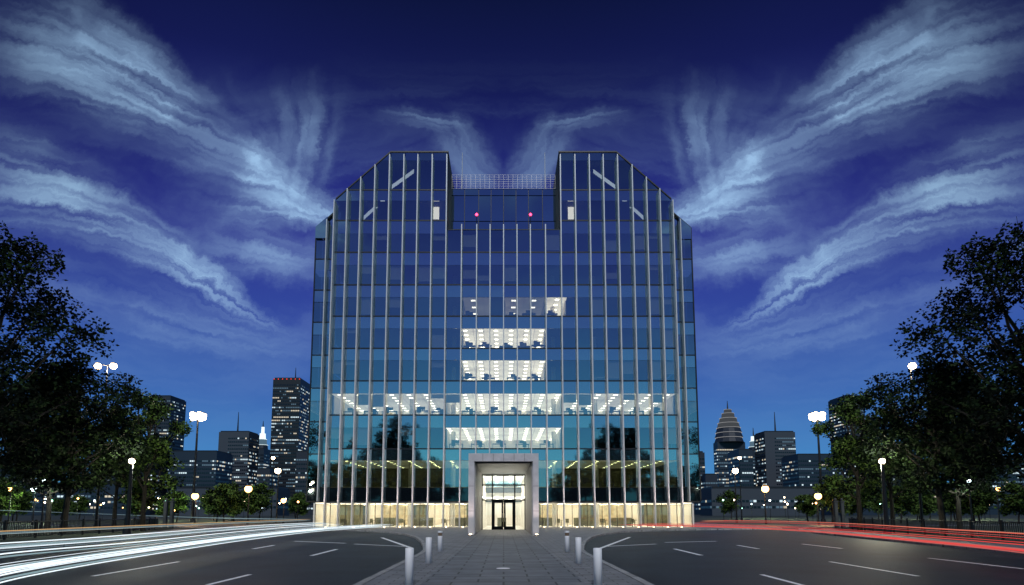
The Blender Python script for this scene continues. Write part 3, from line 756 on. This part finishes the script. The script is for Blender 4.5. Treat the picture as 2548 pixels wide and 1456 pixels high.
street_lamp(1902,1217,95,'orange lamp below the lit spire tower at right',M_bulbo,.55,1,700,O,.09)
street_lamp(2068,1243,100,'small orange lamp beside the right tree group',M_bulbo,.36,1,300,O,.08)
street_lamp(268,913,57,'twin headed lamp shining over the left tree crowns',M_bulbw,.3,2,2000,W,.1,.75)
street_lamp(2265,913,57,'bright lamp shining over the right tree crowns',M_bulbw,.34,1,2000,W,.1)
street_lamp(328,1148,47,'black post lantern under the left trees',M_bulbw,.22,1,1200,(1,.95,.7),.15,style='lantern')
street_lamp(2195,1148,47,'black post lantern under the right trees',M_bulbw,.22,1,1200,(1,.95,.7),.15,style='lantern')
street_lamp(112,1197,58,'slim park lantern behind the left railing',M_bulbc,.2,1,500,(.9,1,.8),.07,style='lantern')
street_lamp(2410,1197,58,'slim park lantern behind the right railing',M_bulbc,.2,1,500,(.9,1,.8),.07,style='lantern')
street_lamp(88,1217,82,'cool white lamp at far left beneath the trees',M_bulbc,.34,1,900,(.7,1,.85),.08)
street_lamp(28,1217,95,'orange lamp at the far left edge of the park',M_bulbo,.3,1,0,O,.08)
street_lamp(2480,1217,95,'orange lamp at the far right edge of the park',M_bulbo,.3,1,0,O,.08)
LM=[M_bulbw,M_bulbc,M_bulbo,M_bulbg]; protos=[]
for k in range(4):
    t=thing('park_lantern',['small warm white light','small cool white light','small orange light','small greenish light'][k]+' among the far park trees','lantern',(0,0,0),['warm','cool','orange','green'][k]+' lanterns in the far park')
    MB().cyl((0,0,-4),(0,0,0),.05,.04,5).build('pole',M_black,t)
    MB().ball((0,0,0),.17,8).build('bulb',LM[k],t); protos.append(t)
used=[0]*4; lit_l=[]
for i in range(110):
    s=random.choice((-1,1)); off=random.uniform(500,1290); Yd=random.uniform(100,230); zz=random.uniform(2.4,5.6)*(Yd/150)**.6
    k=random.choices(range(4),(5,3,3,2))[0]
    if used[k]==0: o=protos[k]; o.location=(s*off*Yd/1500,Yd,zz)
    else: o=dup(protos[k],(s*off*Yd/1500,Yd,zz))
    used[k]+=1
    if i%9==0: lit_l.append((o,k))
for o,k in lit_l:
    l=lamp('POINT',(0,0,0),2200,(.8,1,.5) if k!=2 else O,None,.3); l.parent=o; l.location=(0,-1.5,0)
# ------------------------------------------------------------------ fences
for s,nm in ((-1,'left'),(1,'right')):
    pts=[(29.8,18),(30.0,26),(30.6,35),(31.8,46),(33.4,55),(35.2,62)]
    pts=[Vector((p[0],p[1])) for p in smooth([(a,b) for a,b in pts],4)]
    fe=thing('fence','dark metal railing of thin vertical bars along the '+nm+' verge','fence',(s*30,18,.12))
    for i in range(len(pts)-1):
        a,b2=pts[i],pts[i+1]; ln=(b2-a).length; n=int(ln/.16)
        MB().box(s*a.x-.05,s*a.x+.05,a.y-.05,a.y+.05,.12,1.32).build('post',M_black,fe)
        pb=MB()
        for j in range(1,n):
            p=a.lerp(b2,j/n); pb.box(s*p.x-.014,s*p.x+.014,p.y-.014,p.y+.014,.2,1.17)
        for z in (.24,1.2): pb.cyl((s*a.x,a.y,z),(s*b2.x,b2.y,z),.03,.03,6)
        pb.build('bar_panel',M_black,fe)
for i,(px) in enumerate((414,430,2078,2094)):
    x,y,z=at(px,1243,66); t=thing('gate_pillar',['dark stone pillar left of a pair by the left trees','dark stone pillar right of a pair by the left trees','dark stone pillar left of a pair by the right trees','dark stone pillar right of a pair by the right trees'][i],'pillar',(x,y,.12))
    MB().box(x-.16,x+.16,y-.16,y+.16,.12,z-.3).build('shaft',M_conc,t)
    MB().box(x-.22,x+.22,y-.22,y+.22,z-.3,z-.15).build('capital',M_conc,t); MB().ball((x,y,z),.15,8).build('finial',M_conc,t)
# ------------------------------------------------------------------ light streaks
def trail(ctrl,m,r,label,group,jx=0,jz=0):
    P=[]
    for px,py,z in ctrl:
        p=gp(px,py,z); P.append((p[0]+jx,p[1],z+jz))
    o=MB().tube([tuple(p) for p in smooth(P,10)],r).build('light_trail',m); tag(o,label,'light trail',group)
R=random.Random(5)
def bundle(ctrl,n,mats,r,label,group,sx=.8,sz=.18):
    for i in range(n): trail(ctrl,mats[i%len(mats)],r*R.uniform(.5,1.4),label,group,R.uniform(-sx,sx),R.uniform(-sz,sz))
bundle([(-200,1465,.65),(0,1420,.65),(300,1375,.65),(600,1336,.65),(800,1316,.65),(960,1307,.65)],18,[M_trw,M_trw2,M_trw],.012,'bright white light streak sweeping along the near left lane','near white light streaks',.75,.13)
bundle([(-150,1385,.7),(0,1368,.7),(300,1345,.7),(550,1322,.7),(700,1310,.7),(830,1303,.7)],10,[M_trw,M_trw2,M_trw2],.015,'white light streak along the farther left lane','far white light streaks',.9,.15)
bundle([(-100,1335,.9),(0,1328,.9),(250,1316,.9),(500,1305,.9),(700,1297,.9),(780,1294,.9)],4,[M_trw2,M_tro],.02,'thin pale streak behind the left kerb near the railing','thin pale light streaks',1.0,.1)
bundle([(-100,1268,2.2),(0,1270,2.1),(250,1279,1.5),(500,1288,1.2),(750,1292,1.0)],3,[M_trw2],.016,'faint high streak passing before the left trees','faint high light streaks',.8,.05)
bundle([(2700,1385,.7),(2548,1366,.7),(2300,1343,.7),(2050,1322,.7),(1850,1311,.7),(1700,1307,.7),(1560,1305,.7)],11,[M_trr,M_trr2,M_trr],.013,'red tail light streak sweeping along the near right lane','near red light streaks',1.0,.16)
bundle([(2700,1350,.8),(2548,1334,.8),(2300,1318,.8),(2100,1305,.8),(1950,1299,.8),(1800,1297,.8),(1735,1298,.8)],7,[M_trr,M_trr2,M_tro],.014,'red light streak curving along the farther right lane','far red light streaks',1.0,.12)
# ------------------------------------------------------------------ city
M_tw=[mat('tower_black',(.006,.009,.015),.5),mat('tower_grey',(.045,.058,.078),.7),mat('tower_blue',(.014,.028,.050),.5),mat('tower_mid',(.016,.024,.040),.6)]
W_d=mat('window_dark',(.006,.012,.024),.2); W_l=emat('window_lit',(.74,.92,1),.95); W_m=emat('window_dim',(.30,.52,.72),.28); W_w=emat('window_warm',(1,.88,.68),.7)
W_s=emat('spire_lit',(.8,.97,1),1.3); W_q=emat('crown_glow',(.8,.88,1),.07); W_c=emat('cornice_glow',(.95,.96,1),.33)
def tower(name,label,px0,px1,pyt,Yd,bm,dens=.35,depth=30,st=3.3,cell=1.7,tiers=None,spire=None,redges=False,solid=False,cm=None,run=.45):
    x0=at(px0,pyt,Yd)[0]; x1=at(px1,pyt,Yd)[0]; zt=ZY(pyt,Yd); t=thing(name,label,'building',((x0+x1)/2,Yd,0))
    MB().box(x0,x1,Yd,Yd+depth,-.06,zt).build('wall',bm,t)
    MB().box(x0+1,x1-1,Yd+1,Yd+depth-1,zt,zt+1.2).build('parapet',M_tw[0],t)
    rg=random.Random(px0); z=4; inner=x1+.15 if x1<0 else x0-.15
    while z<zt-(st*1.6):
        b=MB(); n=max(2,int((x1-x0)/cell)); 
        bias=rg.choice((.1,.5,.9,1.2,1.3,1.8,2.2)); m=0
        for i in range(n):
            xa=x0+(x1-x0)*i/n; xb=x0+(x1-x0)*(i+1)/n
            if solid and i<n*.3: continue
            if i==0 or rg.random()>run: m=0 if rg.random()>dens*bias else rg.choice((1,2,2,2,3))
            b.poly([(xa+.22,Yd-.15,z),(xb-.22,Yd-.15,z),(xb-.22,Yd-.15,z+st*.36),(xa+.22,Yd-.15,z+st*.36)],m)
        for i in range(int(depth/2.6)):
            ya=Yd+i*2.6; m=0 if rg.random()>dens*bias else rg.choice((1,2,2,3))
            b.poly([(inner,ya+.3,z),(inner,ya+2.3,z),(inner,ya+2.3,z+st*.38),(inner,ya+.3,z+st*.38)],m)
        b.build('window_band',[W_d,W_l,W_m,W_w],t); z+=st
    xc=(x0+x1)/2; yc=Yd+depth/2; z=zt
    if tiers:
        for (fr_,h,m) in tiers:
            hw=(x1-x0)/2*fr_; MB().cyl((xc,yc,z),(xc,yc,z+h),hw*1.06,hw*.92,14).build('roof_tier',m,t)
            MB().cyl((xc,yc,z+h-.4),(xc,yc,z+h-.1),hw*1.0,hw*1.0,14).build('lit_cornice',cm or W_s,t); z+=h
    if spire:
        zz=ZY(spire[1],Yd); xs=at(spire[0],spire[1],Yd)[0] if spire[0] else xc
        MB().cyl((xs,yc,z),(xs,yc,zz),.9 if not tiers else .8,.25,6).build('mast',M_tw[3],t)
    if redges:
        for i in range(7):
            xx=x0+1+(x1-x0-2)*i/6; MB().ball((xx,Yd-.3,zt-.6),.4,6).build('red_light',M_redd,t)
    return t
tower('skyscraper','tall black skyscraper with red roof lights left of the office block',680,748,942,600,M_tw[0],.3,34,spire=(722,905),redges=True)
tower('skyscraper','grey slab tower with blank side and mast, left skyline',545,620,1075,560,M_tw[1],.4,24,spire=(580,1020),solid=True)
tower('skyscraper','slim tower with glowing stepped crown, left skyline',622,657,1118,620,M_tw[2],.55,26,tiers=((.8,6,M_tw[2]),(.62,6,W_m),(.42,6,W_s),(.22,7,W_s)),spire=(None,1043))
tower('skyscraper','dark tower rising behind the right side of the left trees',376,425,986,600,M_tw[3],.28,30)
tower('office_block','broad dark block between the left trees and grey slab tower',422,540,1124,500,M_tw[2],.34,30)
tower('office_block','low block at the foot of the black skyscraper',640,672,1168,480,M_tw[3],.5,20)
tower('office_block','blocky building at the far left edge behind trees',-30,62,1150,450,M_tw[2],.4,25)
tower('office_block','mid height block behind left tree trunks',230,375,1165,480,M_tw[3],.35,25)
tower('office_block','block beside the base of the black skyscraper at the office corner',738,790,1125,450,M_tw[3],.3,25)
tower('podium_building','long low pale podium before the left skyline',440,690,1216,330,M_tw[1],.25,20,cell=2,run=.1)
tower('podium_building','low dark podium behind the left park lamps',60,330,1205,360,M_tw[2],.3,20,cell=2,run=.1)
tower('skyscraper','rounded skyscraper with tapering crown and mast, right skyline',1785,1854,1100,600,M_tw[2],.5,12,tiers=((.98,5,M_tw[3]),(.94,5,M_tw[3]),(.87,5,M_tw[3]),(.77,5,W_q),(.63,5,W_q),(.46,5,W_q),(.28,4,W_q)),spire=(None,995),cm=W_c)
tower('skyscraper','slim tower with glowing stepped crown, right skyline',1868,1901,1122,620,M_tw[2],.55,16,tiers=((.8,5,M_tw[2]),(.6,6,W_m),(.4,5,W_s)),spire=(None,1062))
tower('skyscraper','grey slab tower with blank side and mast, right skyline',1902,1978,1075,560,M_tw[1],.42,24,spire=(1941,1020),solid=True)
tower('office_block','blue lit block between rounded skyscraper and glowing crown',1838,1872,1120,500,M_tw[2],.55,25)
tower('office_block','broad dark block between grey slab tower and right trees',1985,2095,1132,500,M_tw[2],.36,30)
tower('skyscraper','dark tower rising behind the right trees',2100,2146,986,600,M_tw[3],.28,30)
tower('office_block','low block just right of the office corner',1738,1753,1126,480,M_tw[3],.3,20)
tower('office_block','small lit block left of the rounded skyscraper',1755,1785,1182,470,M_tw[3],.55,20)
tower('office_block','blocky building at the far right edge behind trees',2440,2580,1150,450,M_tw[2],.4,25)
tower('office_block','mid height block behind right tree trunks',2150,2300,1165,480,M_tw[3],.35,25)
tower('podium_building','long low pale podium before the right skyline',1770,2030,1216,330,M_tw[1],.28,20,cell=2,run=.1)
tower('podium_building','low dark podium behind the right park lamps',2090,2420,1205,360,M_tw[2],.3,20,cell=2,run=.1)
